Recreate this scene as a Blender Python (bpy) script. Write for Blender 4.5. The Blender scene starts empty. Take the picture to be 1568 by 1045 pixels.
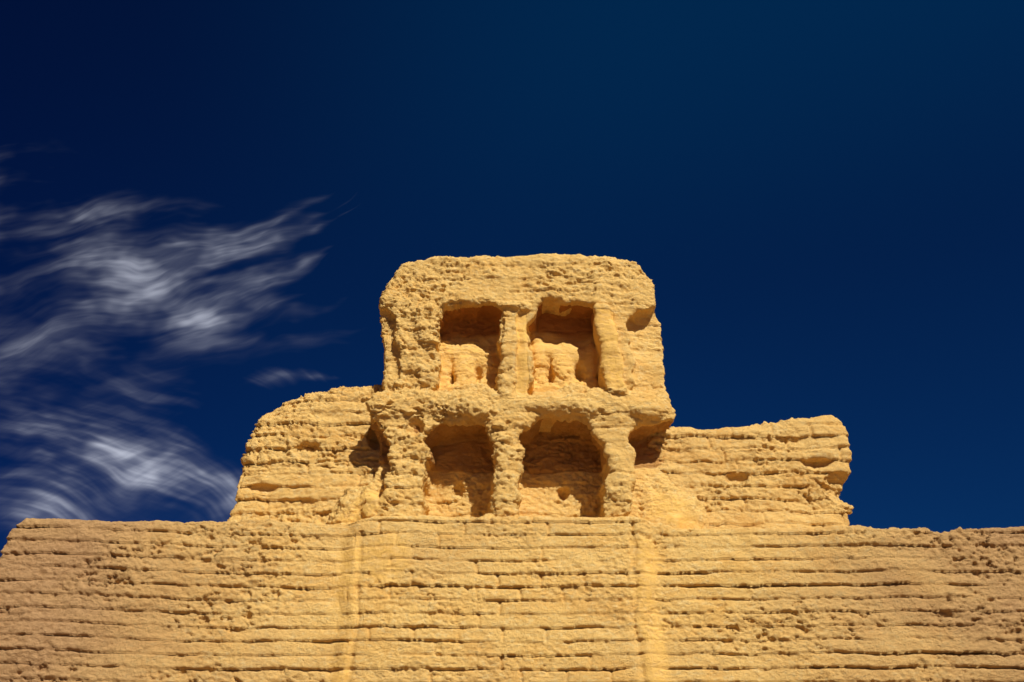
import bpy, math, numpy as np
from mathutils import Vector

scene = bpy.context.scene
scene.view_settings.view_transform = 'Standard'
scene.view_settings.look = 'None'
scene.view_settings.exposure = 0

# ------------------------------------------------------------------ noise
rng = np.random.RandomState(7)
_g = rng.normal(size=(256, 3)); _g /= np.linalg.norm(_g, axis=1)[:, None]
_g = _g.astype(np.float32)

def _hash(i, j, k, s):
    h = (i.astype(np.uint32) * np.uint32(374761393) + j.astype(np.uint32) * np.uint32(668265263)
         + k.astype(np.uint32) * np.uint32(2147483647 - 1013904223) + np.uint32(s * 7919 + 13))
    h = (h ^ (h >> np.uint32(13))) * np.uint32(1274126177)
    return (h ^ (h >> np.uint32(16))) & np.uint32(255)

def pn(P, f=(1, 1, 1), s=0):
    Q = P * np.array(f, dtype=np.float32) + np.float32(s * 17.31)
    I = np.floor(Q).astype(np.int64); F = (Q - I).astype(np.float32)
    U = F * F * F * (F * (F * 6 - 15) + 10)
    out = np.zeros(len(P), np.float32)
    for a in (0, 1):
        for b in (0, 1):
            for c in (0, 1):
                g = _g[_hash(I[:, 0] + a, I[:, 1] + b, I[:, 2] + c, s)]
                d = g[:, 0] * (F[:, 0] - a) + g[:, 1] * (F[:, 1] - b) + g[:, 2] * (F[:, 2] - c)
                w = (U[:, 0] if a else 1 - U[:, 0]) * (U[:, 1] if b else 1 - U[:, 1]) * (U[:, 2] if c else 1 - U[:, 2])
                out += w * d
    return out * 1.6

def fbm(P, f, octs, s=0, gain=.5):
    f = np.array(f, dtype=np.float32); o = 0; a = 1.0
    for n in range(octs):
        o = o + a * pn(P, f * (2.03 ** n), s + n); a *= gain
    return o

def sstep(a, b, x):
    t = np.clip((x - a) / (b - a), 0, 1); return t * t * (3 - 2 * t)

# ------------------------------------------------------------------ sdf tools
def smin(a, b, k):
    h = np.clip(.5 + .5 * (b - a) / k, 0, 1); return b * (1 - h) + a * h - k * h * (1 - h)
def smax(a, b, k): return -smin(-a, -b, k)

def poly2d(px, pz, pts):
    d = np.full(px.shape, 1e9, np.float32); s = np.ones(px.shape, np.float32)
    n = len(pts)
    for i in range(n):
        ax, az = pts[i]; bx, bz = pts[i - 1]
        ex, ez = bx - ax, bz - az
        wx, wz = px - ax, pz - az
        t = np.clip((wx * ex + wz * ez) / (ex * ex + ez * ez), 0, 1)
        d = np.minimum(d, (wx - ex * t) ** 2 + (wz - ez * t) ** 2)
        c1 = pz >= az; c2 = pz < bz; c3 = ex * wz > ez * wx
        flip = (c1 & c2 & c3) | (~c1 & ~c2 & ~c3)
        s = np.where(flip, -s, s)
    return (s * np.sqrt(d)).astype(np.float32)

def rect2d(X, Z, x0, x1, z0, z1, rt, rb):
    cx, cz = (x0 + x1) / 2, (z0 + z1) / 2
    r = np.where(Z > cz, rt, rb)
    qx = np.abs(X - cx) - (x1 - x0) / 2 + r; qz = np.abs(Z - cz) - (z1 - z0) / 2 + r
    return np.minimum(np.maximum(qx, qz), 0) + np.hypot(np.maximum(qx, 0), np.maximum(qz, 0)) - r

def rbox(X, Y, Z, x0, x1, y0, y1, z0, z1, r):
    qx = np.abs(X - (x0 + x1) / 2) - (x1 - x0) / 2 + r
    qy = np.abs(Y - (y0 + y1) / 2) - (y1 - y0) / 2 + r
    qz = np.abs(Z - (z0 + z1) / 2) - (z1 - z0) / 2 + r
    return (np.minimum(np.maximum(np.maximum(qx, qy), qz), 0)
            + np.sqrt(np.maximum(qx, 0) ** 2 + np.maximum(qy, 0) ** 2 + np.maximum(qz, 0) ** 2) - r)

def ellip(X, Y, Z, c, r):
    k = np.sqrt(((X - c[0]) / r[0]) ** 2 + ((Y - c[1]) / r[1]) ** 2 + ((Z - c[2]) / r[2]) ** 2)
    return (k - 1) * min(r)

def axis(*segs):
    """segs: (start, end, step) pieces of a graded grid axis"""
    return np.concatenate([np.arange(a, b, st) for a, b, st in segs]).astype(np.float32)

def surface_nets(D, ax3):
    D = D.astype(np.float32)
    S = D < 0
    n = np.array(D.shape) - 1
    C = np.zeros(tuple(n), np.uint8)
    offs = [(a, b, c) for a in (0, 1) for b in (0, 1) for c in (0, 1)]
    for a, b, c in offs:
        C += S[a:a + n[0], b:b + n[1], c:c + n[2]]
    act = (C > 0) & (C < 8)
    I = np.argwhere(act)
    idm = np.full(tuple(n), -1, np.int32); idm[act] = np.arange(len(I), dtype=np.int32)
    vals = [D[I[:, 0] + a, I[:, 1] + b, I[:, 2] + c] for a, b, c in offs]
    pos = np.zeros((len(I), 3)); cnt = np.zeros(len(I))
    for p in range(8):
        for q in range(p + 1, 8):
            op, oq = np.array(offs[p]), np.array(offs[q])
            if np.abs(op - oq).sum() != 1: continue
            vp, vq = vals[p], vals[q]
            m = (vp < 0) != (vq < 0)
            t = np.where(m, vp / np.where(m, vp - vq, 1), 0)
            pos += m[:, None] * (op + (oq - op) * t[:, None]); cnt += m
    G = I + pos / cnt[:, None]
    P = np.stack([np.interp(G[:, k], np.arange(len(ax3[k])), ax3[k]) for k in range(3)], 1)
    quads = []
    for ax in range(3):
        u, v = (ax + 1) % 3, (ax + 2) % 3
        sl0 = [slice(1, -1)] * 3; sl1 = [slice(1, -1)] * 3
        sl0[ax] = slice(0, -1); sl1[ax] = slice(1, None)
        A = S[tuple(sl0)]; B = S[tuple(sl1)]
        e = np.argwhere(A != B)
        ins = A[tuple(e.T)]
        e = e.copy(); e[:, u] += 1; e[:, v] += 1
        def cell(du, dv):
            k = e.copy(); k[:, u] += du; k[:, v] += dv
            return idm[tuple(k.T)]
        q = np.stack([cell(-1, -1), cell(0, -1), cell(0, 0), cell(-1, 0)], 1)
        q[~ins] = q[~ins][:, ::-1]
        quads.append(q)
    Q = np.concatenate(quads); Q = Q[(Q >= 0).all(1)]
    return P.astype(np.float32), Q

def normals(P, Q):
    n = np.cross(P[Q[:, 2]] - P[Q[:, 0]], P[Q[:, 3]] - P[Q[:, 1]])
    N = np.zeros_like(P)
    for a in range(3):
        for c in range(4):
            N[:, a] += np.bincount(Q[:, c], weights=n[:, a], minlength=len(P))
    return N / (np.linalg.norm(N, axis=1)[:, None] + 1e-9)

def make_mesh(name, P, Q, mat, attrs, smooth=True):
    me = bpy.data.meshes.new(name)
    me.vertices.add(len(P)); me.vertices.foreach_set('co', P.astype(np.float32).ravel())
    me.loops.add(Q.size); me.loops.foreach_set('vertex_index', Q.astype(np.int32).ravel())
    me.polygons.add(len(Q))
    me.polygons.foreach_set('loop_start', np.arange(0, Q.size, 4, dtype=np.int32))
    me.update(calc_edges=True); me.validate()
    me.polygons.foreach_set('use_smooth', np.full(len(me.polygons), smooth, bool))
    for k, v in attrs.items():
        at = me.attributes.new(k, 'FLOAT', 'POINT'); at.data.foreach_set('value', v.astype(np.float32))
    me.materials.append(mat)
    ob = bpy.data.objects.new(name, me); scene.collection.objects.link(ob)
    return ob

# ------------------------------------------------------------------ erosion
def weather(P, Q, plaster, hc=.30, course=1.0, rough=1.0, s=0, pits=1.0, groove=1.0, joints=0.0):
    """displace vertices: rammed-earth lifts, drip grooves, brick joints, pits and crumbling"""
    N = normals(P, Q)
    pl = 1 - .85 * plaster
    side = 1 - np.abs(N[:, 2]) ** 2                     # courses only on the walls
    big = fbm(P, (.6, .6, .7), 3, s + 1, .45)
    mid = fbm(P, (2.2, 2.2, 3.4), 3, s + 5, .6)
    crag = np.abs(fbm(P, (3.3, 3.3, 6.2), 4, s + 60, .62)) - .35      # sharp creases between broken clods
    fine = fbm(P, (10, 10, 14), 2, s + 12, .95)
    zz = P[:, 2] + .07 * pn(P, (.22, .22, .15), s + 20) + .022 * pn(P, (1.3, 1.3, .5), s + 21) + .014 * fbm(P, (5, 5, 6), 2, s + 22)
    c = zz / hc; ci = np.floor(c); fr = c - ci
    cid = np.stack([P[:, 0] * .45, ci * 3.7, P[:, 1] * .2], 1).astype(np.float32)
    off = pn(cid, (1, 1, 1), s + 30)
    cid2 = np.stack([P[:, 0] * 1.8, ci * 5.1, P[:, 1]], 1).astype(np.float32)
    off2 = pn(cid2, (1, 1, 1), s + 31)
    gm = sstep(-.30, .30, pn(cid2 * np.array([.6, 1, 1], np.float32), (1, 1, 1), s + 33) + .03)
    gdeep = .65 + 1.1 * sstep(.0, .5, pn(np.stack([P[:, 0] * .12, np.round(c) * 2.9, ci * 0], 1).astype(np.float32), (1, 1, 1), s + 35))
    gw = .10 + .05 * off2
    grv = np.exp(-((1 - fr) / gw) ** 2) + .7 * np.exp(-(fr / (gw * .5)) ** 2)
    # vertical joints, staggered per course
    jl = .85
    jx = (P[:, 0] + .37 * ci + .25 * np.sin(ci * 12.9) + .03 * pn(P, (5, 5, 5), s + 50)) / jl
    jd = np.abs(jx - np.round(jx)) * jl
    jm = sstep(-.05, .3, pn(np.stack([np.round(jx) * 2.3, ci * 1.7, ci * 0], 1).astype(np.float32), (1, 1, 1), s + 51))
    joint = np.exp(-(jd / .028) ** 2) * jm * joints
    cour = .022 * off + .020 * off2 + .028 * (.5 - fr) - .062 * grv * gm * gdeep * groove - .055 * joint
    rmask = sstep(-.4, .4, pn(P, (.55, .55, .9), s + 40))       # patches of heavy and light weathering
    p1 = sstep(.36, .60, fbm(P, (3.6, 3.6, 6.5), 4, s + 41, .6))
    disp = (.055 * big * rough + .016 * mid * rough * pl + .038 * crag * rough * pl * (.28 + .85 * rmask)
            + .019 * fine * (.5 + .5 * rough) * pl * (.38 + .75 * rmask)
            + cour * side * course * pl - .055 * p1 * pits * pl * (.2 + .95 * rmask))
    return (P + N * disp[:, None]).astype(np.float32), N

# ------------------------------------------------------------------ materials
def mud_material(name, base, dark, pale, plaster_c):
    m = bpy.data.materials.new(name); m.use_nodes = True
    nt = m.node_tree; N = nt.nodes; L = nt.links; N.clear()
    out = N.new('ShaderNodeOutputMaterial'); b = N.new('ShaderNodeBsdfDiffuse')
    b.inputs['Roughness'].default_value = 0
    L.new(b.outputs[0], out.inputs[0])
    tc = N.new('ShaderNodeTexCoord')
    def noise(scale, detail, rough=.6, vec=None):
        n = N.new('ShaderNodeTexNoise'); n.inputs['Scale'].default_value = scale
        n.inputs['Detail'].default_value = detail; n.inputs['Roughness'].default_value = rough
        L.new(vec or tc.outputs['Object'], n.inputs['Vector']); return n
    mp = N.new('ShaderNodeMapping'); mp.inputs['Scale'].default_value = (1, 1, 1.7)
    L.new(tc.outputs['Object'], mp.inputs['Vector'])
    def ramp(src, a, c):
        r = N.new('ShaderNodeMapRange'); r.inputs['From Min'].default_value = a; r.inputs['From Max'].default_value = c
        r.interpolation_type = 'SMOOTHSTEP'; L.new(src, r.inputs['Value']); return r.outputs['Result']
    def mix(f, a, c):
        x = N.new('ShaderNodeMix'); x.data_type = 'RGBA'
        for sck, v in ((x.inputs[0], f), (x.inputs[6], a), (x.inputs[7], c)):
            if hasattr(v, 'is_linked'): L.new(v, sck)
            elif isinstance(v, (int, float)): sck.default_value = v
            else: sck.default_value = (*v, 1)
        return x.outputs[2]
    def attr(n):
        a = N.new('ShaderNodeAttribute'); a.attribute_name = n; return a.outputs['Fac']
    def ma(op, a, c):
        x = N.new('ShaderNodeMath'); x.operation = op
        for i, v in enumerate((a, c)):
            if hasattr(v, 'is_linked'): L.new(v, x.inputs[i])
            else: x.inputs[i].default_value = v
        return x.outputs[0]
    n1 = noise(.9, 5, .7, mp.outputs[0]); n2 = noise(8, 4, .65, mp.outputs[0]); n3 = noise(30, 3, .75)
    col = mix(ramp(n1.outputs['Fac'], .44, .68), base, dark)
    col = mix(ma('MULTIPLY', ramp(n2.outputs['Fac'], .48, .70), .55), col, pale)
    col = mix(ma('MULTIPLY', ramp(n3.outputs['Fac'], .52, .68), .55), col, (.78, .43, .12))
    col = mix(attr('plaster'), col, mix(ramp(n2.outputs['Fac'], .4, .65), plaster_c, dark))
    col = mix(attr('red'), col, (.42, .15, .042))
    col = mix(attr('dull_vignette'), col, mix(ramp(n2.outputs['Fac'], .4, .65), (.60, .355, .17), (.47, .265, .12)))  # browner outer clay, with lens corner darkening put into the colour
    L.new(col, b.inputs['Color'])
    nb1 = noise(14, 6, .8, mp.outputs[0])
    h = ma('ADD', nb1.outputs['Fac'], ma('MULTIPLY', n3.outputs['Fac'], .5))
    h = ma('MULTIPLY', h, ma('SUBTRACT', 1.0, ma('MULTIPLY', attr('plaster'), .55)))
    bp = N.new('ShaderNodeBump'); bp.inputs['Strength'].default_value = 1; bp.inputs['Distance'].default_value = .062
    L.new(h, bp.inputs['Height']); L.new(bp.outputs[0], b.inputs['Normal'])
    return m

mud = mud_material('sunlit_mud', (.99, .635, .215), (.92, .54, .16), (.99, .77, .38), (.90, .535, .125))

# ------------------------------------------------------------------ tower
ax3 = (axis((-4.2, 4.4, .025)), axis((19.4, 21.2, .025), (21.2, 22.7, .09)), axis((5.9, 6.6, .06), (6.6, 13.6, .025)))
X, Y, Z = ax3[0][:, None, None], ax3[1][None, :, None], ax3[2][None, None, :]
sil = [(-3.1, 5.8), (-3.0, 7.6), (-2.80, 8.3), (-2.84, 8.75), (-3.05, 9.12), (-3.02, 9.45), (-2.82, 9.75), (-2.85, 10.6),
       (-2.92, 11.2), (-3.02, 11.8), (-2.92, 12.45), (-2.55, 12.98), (-1.6, 13.12), (0, 13.14), (.95, 13.19), (2.2, 13.16),
       (2.85, 13.05), (3.25, 12.5), (3.26, 11.9), (3.42, 11.55), (3.37, 10.5), (3.36, 9.7), (3.50, 9.3), (3.46, 8.9),
       (3.34, 8.3), (3.4, 7.0), (3.45, 5.8)]
d2 = poly2d(X + 0 * Z, Z + 0 * X, sil)
D = smax(d2, np.maximum(20.0 - Y, Y - 22.3) + 0 * d2, .22)
# ragged rims: the openings are gently warped
Xw = X + .06 * np.sin(Z * 5.3 + 1.2 * np.sin(Z * 2.1)) + .035 * np.sin(Z * 11.7 + X * 3)
Zw = Z + .05 * np.sin(X * 4.7 + .8) + .03 * np.sin(X * 10.3 + 2 * Y)
def carve(D, x0, x1, z0, z1, yb, rt, rb=.08, k=.07, tilt=0.0):
    n2 = rect2d(Xw, Zw, x0, x1, z0, z1, rt, rb)
    return smax(D, -smax(n2, Y - yb - tilt * (Z - z1), .12), k)
D = carve(D, -1.70, -.28, 9.68, 11.86, 20.72, .46)      # upper niches
D = carve(D, .40, 2.04, 9.68, 11.96, 20.76, .54)
D = carve(D, -1.80, -.36, 6.92, 9.08, 20.94, .56)       # lower niches
D = carve(D, .13, 1.97, 6.92, 9.12, 20.97, .62)
D = carve(D, 2.50, 4.2, 6.92, 9.02, 20.82, .42, tilt=.20)         # broken outer bays
D = carve(D, -4.2, -2.60, 7.3, 8.95, 20.45, .35, tilt=.10)
D = carve(D, 2.60, 4.2, 9.72, 11.78, 20.38, .38, tilt=.12)
D = carve(D, -4.2, -2.55, 9.75, 11.70, 20.22, .30, tilt=.05)
# string course between the storeys, with drooping lintels
D = smin(D, rbox(X, Y, Z, -2.9, 3.3, 19.93, 20.9, 9.24, 9.62, .16), .15)
for cx, rx, zc, rz in ((-1.15, .62, 9.38, .24), (-.75, .3, 9.26, .16), (1.15, .72, 9.42, .22), (1.45, .3, 9.32, .18), (2.95, .38, 9.30, .26), (-2.85, .24, 9.4, .3)):
    D = smin(D, ellip(X, Y, Z, (cx, 20.0, zc), (rx, .22, rz)), .12)
def pier(D, xt, zt, wt, xb, zb, wb, yf, r, k):
    """worn flat-faced pier from (xt,zt) down to (xb,zb), half widths wt -> wb"""
    t = np.clip((zt - Z) / (zt - zb), 0, 1)
    xc = xt + (xb - xt) * t; w = wt + (wb - wt) * t
    w = w + .025 * np.sin(Z * 7.1 + xt * 5)
    qx = np.abs(X - xc) - w + r
    qy = np.abs(Y - (yf + .4)) - .4 + r
    qz = np.abs(Z - (zt + zb) / 2) - (zt - zb) / 2 + r
    d = (np.minimum(np.maximum(np.maximum(qx, qy), qz), 0)
         + np.sqrt(np.maximum(qx, 0) ** 2 + np.maximum(qy, 0) ** 2 + np.maximum(qz, 0) ** 2) - r)
    return smin(D, d, k)
D = pier(D, -.08, 9.5, .42, -.10, 8.55, .16, 19.97, .12, .12)      # corbels under the string course
D = pier(D, 2.2, 9.4, .36, 2.2, 8.6, .22, 20.0, .12, .12)
D = pier(D, -2.15, 9.4, .42, -2.15, 8.6, .3, 20.0, .12, .12)
D = pier(D, -.03, 11.85, .20, -.12, 9.55, .15, 19.90, .08, .05)
D = pier(D, .24, 11.80, .11, .20, 9.65, .13, 19.98, .06, .02)
D = pier(D, 1.99, 11.80, .17, 2.28, 9.60, .22, 19.86, .10, .04)
D = pier(D, -1.98, 11.8, .27, -1.86, 10.8, .16, 19.90, .12, .10)
D = pier(D, -.10, 8.7, .15, -.15, 6.85, .19, 19.93, .08, .06)
D = pier(D, 2.2, 8.7, .2, 2.22, 6.95, .22, 19.97, .1, .06)
D = smin(D, ellip(X, Y, Z, (.05, 19.96, 11.78), (.38, .16, .12)), .08)
# remains of moulded plaster relief at the back of the upper niches
for cx, w_, yb, mir in ((-1.0, .66, 20.50, 1), (1.22, .78, 20.52, 1.1)):
    D = smin(D, rbox(X, Y, Z, cx - w_, cx + w_, yb, 21, 9.5, 10.24, .14), .10)
    for ox, oy, oz, rx, rz in ((-.06, .14, 10.46, .24, .44), (.50, .20, 10.62, .19, .56), (-.58, .19, 10.72, .20, .60),
                               (.20, .22, 10.86, .30, .24), (-.30, .22, 10.96, .26, .22), (.05, .26, 11.12, .20, .16)):
        D = smin(D, ellip(X, Y, Z, (cx + ox * mir, yb + oy, oz), (rx, .15, rz)), .10)
    for hx, hz, rx in ((cx - .34 * mir, 10.28, .09), (cx + .24 * mir, 10.36, .10)):
        D = smax(D, -ellip(X, Y, Z, (hx, yb, hz), (rx, .34, .20)), .04)
    D = smin(D, rbox(X, Y, Z, cx - w_, cx + w_, 20.05, 20.9, 9.5, 9.80, .10), .08)
    D = smin(D, ellip(X, Y, Z, (cx + .1, 20.3, 9.85), (.4, .25, .14)), .08)
for c, r in (((-1.13, 20.93, 7.83), (.15, .24, .19)), ((1.12, 20.96, 7.76), (.13, .26, .14)),
             ((-2.2, 19.95, 10.0), (.2, .15, .25)), ((-2.05, 20.0, 8.9), (.16, .16, .2))):
    D = smax(D, -ellip(X, Y, Z, c, r), .05)
# plastered slopes at the foot corners, dying into the wall head
D = smin(D, ellip(X, Y, Z, (-3.15, 20.58, 6.85), (.75, .42, .90)), .25)
D = smin(D, ellip(X, Y, Z, (3.35, 20.62, 6.85), (.80, .42, .85)), .25)
P, Q = surface_nets(D, ax3); del D, Xw, Zw
x, y, z = P.T
wob = .35 * fbm(P, (2.2, 2.2, 2.2), 3, 66)
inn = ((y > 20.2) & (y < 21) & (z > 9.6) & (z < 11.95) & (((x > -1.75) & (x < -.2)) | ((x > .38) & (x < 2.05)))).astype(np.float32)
foot = sstep(1.1, .5, np.sqrt(((x + 3.05 + (z - 7.2) * -.5) / .45) ** 2 + ((z - 7.15) / .6) ** 2) + wob) \
     + sstep(1.1, .5, np.sqrt(((x - 3.35 + (z - 7.1) * .6) / .48) ** 2 + ((z - 7.1) / .55) ** 2) + wob)
rib = (np.abs(x - (1.99 + (11.8 - z) * .132)) < .22) & (y < 20.2) & (z > 9.75) & (z < 11.65)
rib2 = (np.abs(x - .23) < .13) & (z > 9.7) & (z < 11.6) & (y < 20.4)
plaster = np.clip(inn * .45 + foot * .6 + rib * .65 + rib2 * .65, 0, 1)
wx = np.stack([fbm(P, (1.3,) * 3, 3, 50 + i) for i in range(3)], 1) * .055
P2, N = weather(P, Q, plaster, hc=.33, course=.6, rough=1.25, s=100, pits=.9, groove=.7)
P2 = P2 + wx
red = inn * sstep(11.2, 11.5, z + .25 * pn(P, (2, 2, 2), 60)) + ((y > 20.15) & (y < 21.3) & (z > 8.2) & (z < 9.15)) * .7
make_mesh('fortress_tower', P2, Q, mud, {'plaster': plaster, 'red': np.clip(red * .9, 0, 1), 'dull_vignette': 0 * red})

# ------------------------------------------------------------------ flanking parapet blocks
def block(name, pts, y0, y1, holes, s, dull_vignette):
    xs = [p[0] for p in pts]
    ax3 = (axis((min(xs) - .3, max(xs) + .3, .026)), axis((y0 - .3, y0 + .7, .026), (y0 + .7, y1 + .3, .07)), axis((6.0, 6.6, .06), (6.6, max(p[1] for p in pts) + .35, .026)))
    X, Y, Z = ax3[0][:, None, None], ax3[1][None, :, None], ax3[2][None, None, :]
    d2 = poly2d(X + 0 * Z, Z + 0 * X, pts)
    lean = .06 * (Z - 6.7)
    D = smax(d2, np.maximum(y0 + lean - Y, Y - y1) + 0 * d2, .2)
    for c, r in holes:
        D = smax(D, -ellip(X, Y, Z, c, r), .05)
    P, Q = surface_nets(D, ax3)
    wx = np.stack([fbm(P, (1.1,) * 3, 3, s + 70 + i) for i in range(3)], 1) * .05
    z0 = np.zeros(len(P), np.float32)
    P2, N = weather(P, Q, z0, hc=.29, course=1.35, rough=1.6, s=s, pits=1.2, groove=1.0, joints=.8)
    make_mesh(name, P2 + wx, Q, mud, {'plaster': z0, 'red': z0, 'dull_vignette': z0 + dull_vignette})

block('ruined_parapet', [(-6.35, 6.0), (-6.12, 7.0), (-5.98, 7.5), (-5.88, 8.7), (-5.62, 9.5), (-5.2, 9.85), (-4.7, 10.08), (-3.9, 10.22), (-2.6, 10.25), (-2.3, 6.0)],
      20.6, 22.2, [((-4.45, 20.62, 8.72), (.34, .30, .17)), ((-2.95, 20.6, 9.0), (.22, .5, .35)), ((-3.5, 20.66, 9.0), (.6, .12, .05)),
                   ((-5.3, 20.62, 7.75), (.3, .16, .08)), ((-4.1, 20.62, 8.2), (.35, .14, .07))], 200, .05)
block('ruined_parapet', [(3.0, 6.0), (3.0, 9.2), (3.6, 9.17), (4.6, 9.18), (5.3, 9.3), (6.0, 9.42), (6.6, 9.44), (7.15, 9.50), (7.42, 9.22), (7.44, 8.6), (7.38, 8.2), (7.18, 7.95), (7.12, 7.6), (7.28, 7.45), (7.16, 7.2), (7.15, 6.0)],
      20.65, 22.2, [((7.15, 20.6, 7.8), (.48, .42, .38)), ((6.65, 20.66, 8.35), (.36, .26, .15)), ((4.9, 20.7, 8.0), (.28, .18, .12)), ((6.1, 20.7, 8.9), (.4, .14, .08))], 300, .14)

# ------------------------------------------------------------------ long wall
ax3 = (axis((-11.6, 11.2, .026), (11.2, 17.0, .08)), axis((18.2, 19.0, .06), (19.0, 20.4, .026), (20.4, 22.2, .1)),
       axis((-.4, 3.2, .07), (3.2, 7.25, .024)))
X, Y, Z = ax3[0][:, None, None], ax3[1][None, :, None], ax3[2][None, None, :]
wp = [(-10.9, -.3), (-10.35, 3.5), (-9.95, 5.7), (-9.84, 6.5), (-9.6, 6.74), (-8.5, 6.74), (-7, 6.78), (-5.5, 6.82), (-3.5, 6.80), (-2.8, 6.92), (2.5, 6.92),
      (3.2, 6.74), (5, 6.70), (7.1, 6.68), (7.4, 6.62), (8.3, 6.66), (8.5, 6.56), (9.2, 6.62), (10.8, 6.72), (13, 6.8), (16.6, 6.7), (16.6, -.3)]
d2 = poly2d(X + 0 * Z, Z + 0 * X, wp)
def face(X, Z):
    return 19.94 - .105 * np.maximum(0, -X - 3.2) - .05 * np.maximum(0, X - 2.9) - .05 * (6.7 - Z)
F = face(X, Z)
bx = .03 * (6.7 - Z) + .05 * np.sin(Z * 2.3) + .025 * np.sin(Z * 6.1)
pan = .17 * sstep(-3.42, -3.06, X + bx) * sstep(2.92, 2.50, X - bx)
rim = .05 * (np.exp(-((X + 2.98 + bx) / .06) ** 2) + np.exp(-((X - 2.36 - bx) / .07) ** 2))
D = smax(d2, np.maximum(F - pan + rim * (Z < 6.6) - Y, Y - 21.9), .12)
del d2
# slumped cone of plaster at the head of the panel
D = smin(D, ellip(X, Y, Z, (-2.45, 19.86, 6.05), (.55, .18, .50)), .12)
P, Q = surface_nets(D, ax3); del D
x, y, z = P.T
front = y < face(x, z) + .4
sx = .14 * fbm(P, (1.2, 1.2, 1.2), 4, 81, .6)
pl = np.exp(-((x + sx + 3.2 + .03 * (6.7 - z)) / .22) ** 4) + np.exp(-((x + sx - 2.66 - .03 * (6.7 - z)) / .29) ** 4)
pl = pl * sstep(6.75, 6.45, z + sx) * (.35 + .65 * sstep(-.4, .3, fbm(P, (1.5, 1.5, 1.1), 3, 85)))
pl = np.clip(pl + .8 * sstep(1.1, .7, np.sqrt(((x + 2.45) / .5) ** 2 + ((z - 6.1) / .5) ** 2) + 2 * sx), 0, 1) * front
dull_vignette = np.clip(np.where(x < 0, sstep(2.8, 10.0, -x) * 1.0, sstep(3.2, 11, x) * .85) + .2 * fbm(P, (.5, .5, .8), 3, 83) + .04, 0, 1)  # browner towards both wall ends: vignette painted into the clay tone
cen = sstep(3.1, 2.8, np.abs(x + .3))
P2, N = weather(P, Q, pl * .8, hc=.262, course=1.1, rough=1.05 - .35 * cen, s=400, pits=1.1 - .6 * cen, joints=cen)
make_mesh('mudbrick_fortress_wall', P2, Q, mud, {'plaster': pl * .6, 'red': 0 * z, 'dull_vignette': dull_vignette * (1 - .5 * pl)})

# ------------------------------------------------------------------ ground
gm = bpy.data.materials.new('desert_soil'); gm.use_nodes = True
nt = gm.node_tree; b = nt.nodes['Principled BSDF']; b.inputs['Roughness'].default_value = .95
n = nt.nodes.new('ShaderNodeTexNoise'); n.inputs['Scale'].default_value = .8; n.inputs['Detail'].default_value = 6
tc = nt.nodes.new('ShaderNodeTexCoord'); nt.links.new(tc.outputs['Object'], n.inputs['Vector'])
cr = nt.nodes.new('ShaderNodeValToRGB'); cr.color_ramp.elements[0].color = (.17, .095, .042, 1); cr.color_ramp.elements[1].color = (.26, .16, .075, 1)
cr.color_ramp.elements[0].position = .35; cr.color_ramp.elements[1].position = .65
nt.links.new(n.outputs['Fac'], cr.inputs[0]); nt.links.new(cr.outputs[0], b.inputs['Base Color'])
bp = nt.nodes.new('ShaderNodeBump'); bp.inputs['Distance'].default_value = .08
nt.links.new(n.outputs['Fac'], bp.inputs['Height']); nt.links.new(bp.outputs[0], b.inputs['Normal'])
me = bpy.data.meshes.new('ground')
R = 3000
me.from_pydata([(-R, -R, 0), (R, -R, 0), (R, R, 0), (-R, R, 0)], [], [(0, 1, 2, 3)]); me.materials.append(gm)
scene.collection.objects.link(bpy.data.objects.new('ground', me))

# ------------------------------------------------------------------ sun
EL, AZ = math.radians(45), math.radians(27)
sd = Vector((math.sin(AZ) * math.cos(EL), -math.cos(AZ) * math.cos(EL), math.sin(EL)))
sl = bpy.data.lights.new('sun', 'SUN'); sl.energy = 5.0; sl.angle = math.radians(.5); sl.color = (1, .96, .85)
so = bpy.data.objects.new('sun', sl); so.rotation_euler = sd.to_track_quat('Z', 'Y').to_euler(); so.location = (10, -10, 30)
scene.collection.objects.link(so)

# ------------------------------------------------------------------ cirrus: a thin sheet of ice cloud high beyond the wall
H = 1500.0
us = np.linspace(-1.0, -.08, 900); vs = np.linspace(.19, .85, 700)
UU, VV = np.meshgrid(us, vs, indexing='ij')
u = UU.ravel().astype(np.float32); v = VV.ravel().astype(np.float32)
def P3(a, b, c=0.0): return np.stack([a, b, np.full_like(a, c)], 1).astype(np.float32)
UVp = P3(u, v)
wa = .036 * fbm(UVp, (3.5, 3.5, 3.5), 2, 500)
wc = .0080 * fbm(UVp, (11, 11, 11), 3, 510, .5)
def rot(u0, v0, ang):
    a, b = u - u0, v - v0; r = math.radians(ang); c, s_ = math.cos(r), math.sin(r)
    return a * c + b * s_, b * c - a * s_
def wisp(u0, v0, ang, ln, th, bend, amp):
    a, b = rot(u0, v0, ang)
    b = b - bend * a * a + wc * 1.6
    t = np.where(a > 0, a / (1.4 * ln), a / (1.1 * ln))
    wd = np.maximum(1.25 - .6 * t, .12) * th * 1.5
    return amp * np.exp(-np.abs(t) ** 2 - (np.abs(b) / wd) ** 1.4)
def fibres(ang, bend=0.0, seed=0):
    a, b = rot(-.4, .45, ang)
    b = b + wa + wc + bend * a * a
    f1 = sstep(-.60, .80, fbm(P3(a * 4, b * 20, 0), (1, 1, 1), 4, seed, .6))
    f2 = sstep(-.65, .8, fbm(P3(a * 7, b * 60, 0), (1, 1, 1), 4, seed + 5, .65))
    return f1, f2
a1, a2 = fibres(10, 0, 520)
b1, b2 = fibres(-22, .8, 540)
c1, c2 = fibres(26, 0, 580)                      # crossing combed fibres
pat = sstep(-.50, .45, fbm(UVp, (8, 13, 1), 4, 590, .6))   # patchy thinning
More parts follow.
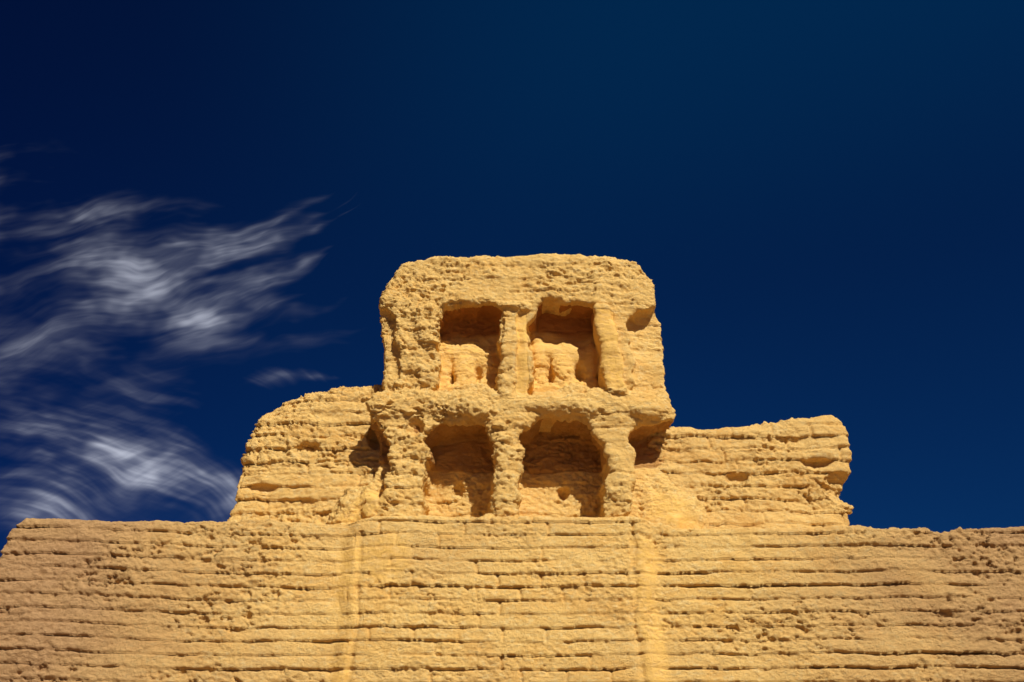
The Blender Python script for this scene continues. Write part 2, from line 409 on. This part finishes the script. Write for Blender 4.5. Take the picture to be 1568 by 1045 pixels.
mA = (wisp(-.56, .630, -2, .10, .018, -.3, .50) + wisp(-.53, .605, 6, .08, .012, .6, .25) + wisp(-.41, .540, 12, .085, .010, 1.3, 1.0)
      + wisp(-.38, .570, 16, .08, .009, 1.4, .45) + wisp(-.44, .57, 6, .08, .010, .8, .28) + wisp(-.275, .590, 22, .038, .0050, 1.8, 1.1)
      + wisp(-.29, .547, 16, .05, .0055, 1.2, .7) + wisp(-.335, .492, 6, .042, .0075, 2.0, 1.25) + wisp(-.35, .512, 14, .06, .005, 1.0, .35)
      + wisp(-.24, .503, 18, .03, .0045, 1.4, .6) + wisp(-.37, .605, 8, .035, .006, .8, .55) + wisp(-.47, .54, 4, .09, .012, .5, .30)
      + wisp(-.46, .57, 6, .12, .034, .2, .10) + wisp(-.26, .470, 8, .06, .004, .3, .15) + wisp(-.55, .475, -12, .06, .016, .2, .30)
      + wisp(-.48, .45, -14, .06, .012, .2, .12) + wisp(-.46, .695, 5, .025, .003, .2, .18)
      + wisp(-.30, .46, 3, .06, .006, .2, .12))
mB = (wisp(-.385, .330, -20, .10, .012, .9, 1.05) + wisp(-.33, .30, -12, .08, .011, .6, .60) + wisp(-.468, .292, 55, .028, .013, .5, .70)
      + wisp(-.47, .37, -34, .07, .009, .8, .30) + wisp(-.40, .385, -26, .045, .010, .5, .22) + wisp(-.53, .40, -30, .06, .012, .5, .16)
      + wisp(-.25, .418, 2, .03, .004, 0, .22) + wisp(-.40, .285, -4, .11, .015, 0, .32) + wisp(-.27, .285, -8, .045, .015, 0, .32)
      + wisp(-.55, .31, 20, .07, .016, 0, .22) + wisp(-.45, .335, -15, .12, .035, 0, .15))
far = sstep(-.62, -.80, u) * .25 * sstep(-.1, .7, fbm(P3(u * 2, v * 6), (1, 1, 1), 3, 570))
dens = (mA + far) * (.10 + a1) * (.42 + .75 * a2) * (.85 + .3 * c2) + mB * (.15 + b1) * (.42 + .7 * b2) * (.8 + .4 * c2) * 1.1
dens = dens * (.25 + .8 * pat)
dens = (1 - np.exp(-.95 * dens)) ** 1.12 * .82
edge = sstep(-1.0, -.88, u) * sstep(-.08, -.15, u) * sstep(.19, .23, v) * sstep(.85, .78, v)
dens = np.clip(np.maximum(dens - .003, 0) * edge, 0, .75)
CP = np.stack([u * H / v, H / v, np.full_like(u, H)], 1)
nu, nv = len(us), len(vs)
ii, jj = np.meshgrid(np.arange(nu - 1), np.arange(nv - 1), indexing='ij')
i0 = (ii * nv + jj).ravel()
CQ = np.stack([i0, i0 + nv, i0 + nv + 1, i0 + 1], 1)
CQ = CQ[dens[CQ].max(1) > 0]
used = np.unique(CQ); remap = np.full(len(u), -1, np.int64); remap[used] = np.arange(len(used))
cm = bpy.data.materials.new('ice_cloud'); cm.use_nodes = True
nt = cm.node_tree; NN = nt.nodes; NN.clear()
o = NN.new('ShaderNodeOutputMaterial'); mxs = NN.new('ShaderNodeMixShader'); tr = NN.new('ShaderNodeBsdfTransparent')
tl = NN.new('ShaderNodeBsdfTranslucent'); tl.inputs['Color'].default_value = (.70, .75, .92, 1)
at = NN.new('ShaderNodeAttribute'); at.attribute_name = 'ice_amount'
nt.links.new(at.outputs['Fac'], mxs.inputs[0]); nt.links.new(tr.outputs[0], mxs.inputs[1]); nt.links.new(tl.outputs[0], mxs.inputs[2])
nt.links.new(mxs.outputs[0], o.inputs[0])
make_mesh('cirrus_clouds', CP[used], remap[CQ], cm, {'ice_amount': dens[used]})

# ------------------------------------------------------------------ world: deep desert sky
w = bpy.data.worlds.new('World'); scene.world = w; w.use_nodes = True
nt = w.node_tree; NN = nt.nodes; L = nt.links; NN.clear()
wo = NN.new('ShaderNodeOutputWorld'); bg = NN.new('ShaderNodeBackground'); L.new(bg.outputs[0], wo.inputs[0])
bg.inputs['Strength'].default_value = .08
sky = NN.new('ShaderNodeTexSky'); sky.sky_type = 'NISHITA'; sky.sun_disc = False
sky.sun_elevation = EL; sky.sun_rotation = math.pi - AZ
sky.altitude = 1000; sky.air_density = 1; sky.dust_density = .1; sky.ozone_density = 4
tc = NN.new('ShaderNodeTexCoord'); sp = NN.new('ShaderNodeSeparateXYZ'); L.new(tc.outputs['Generated'], sp.inputs[0])
dx, dy, dz = sp.outputs
def SM(val, a, b_):
    r = NN.new('ShaderNodeMapRange'); r.interpolation_type = 'SMOOTHSTEP'
    r.inputs['From Min'].default_value = a; r.inputs['From Max'].default_value = b_; L.new(val, r.inputs['Value']); return r.outputs['Result']
def MIX(f, a, c, bt='MIX'):
    x = NN.new('ShaderNodeMix'); x.data_type = 'RGBA'; x.blend_type = bt
    for sck, val in ((x.inputs[0], f), (x.inputs[6], a), (x.inputs[7], c)):
        if hasattr(val, 'is_linked'): L.new(val, sck)
        elif isinstance(val, (int, float)): sck.default_value = val
        else: sck.default_value = (*val, 1)
    return x.outputs[2]
# deep polarised blue: darkest away from the sun's side of the sky
tcol = MIX(SM(dx, -.65, .05), (.008, .045, .17), (.016, .115, .275))
mm = NN.new('ShaderNodeMath'); mm.operation = 'MULTIPLY'; L.new(SM(dz, .45, .72), mm.inputs[0]); L.new(SM(dx, -.35, .15), mm.inputs[1])
tcol = MIX(mm.outputs[0], tcol, (.01, .24, .42))
L.new(MIX(1.0, sky.outputs[0], tcol, 'MULTIPLY'), bg.inputs['Color'])

# ------------------------------------------------------------------ camera
cam = bpy.data.cameras.new('camera'); cam.lens = 35; cam.sensor_width = 36; cam.clip_end = 30000
co = bpy.data.objects.new('camera', cam); co.location = (0, 0, 1.6); co.rotation_euler = (math.radians(90 + 25), 0, 0)
scene.collection.objects.link(co); scene.camera = co
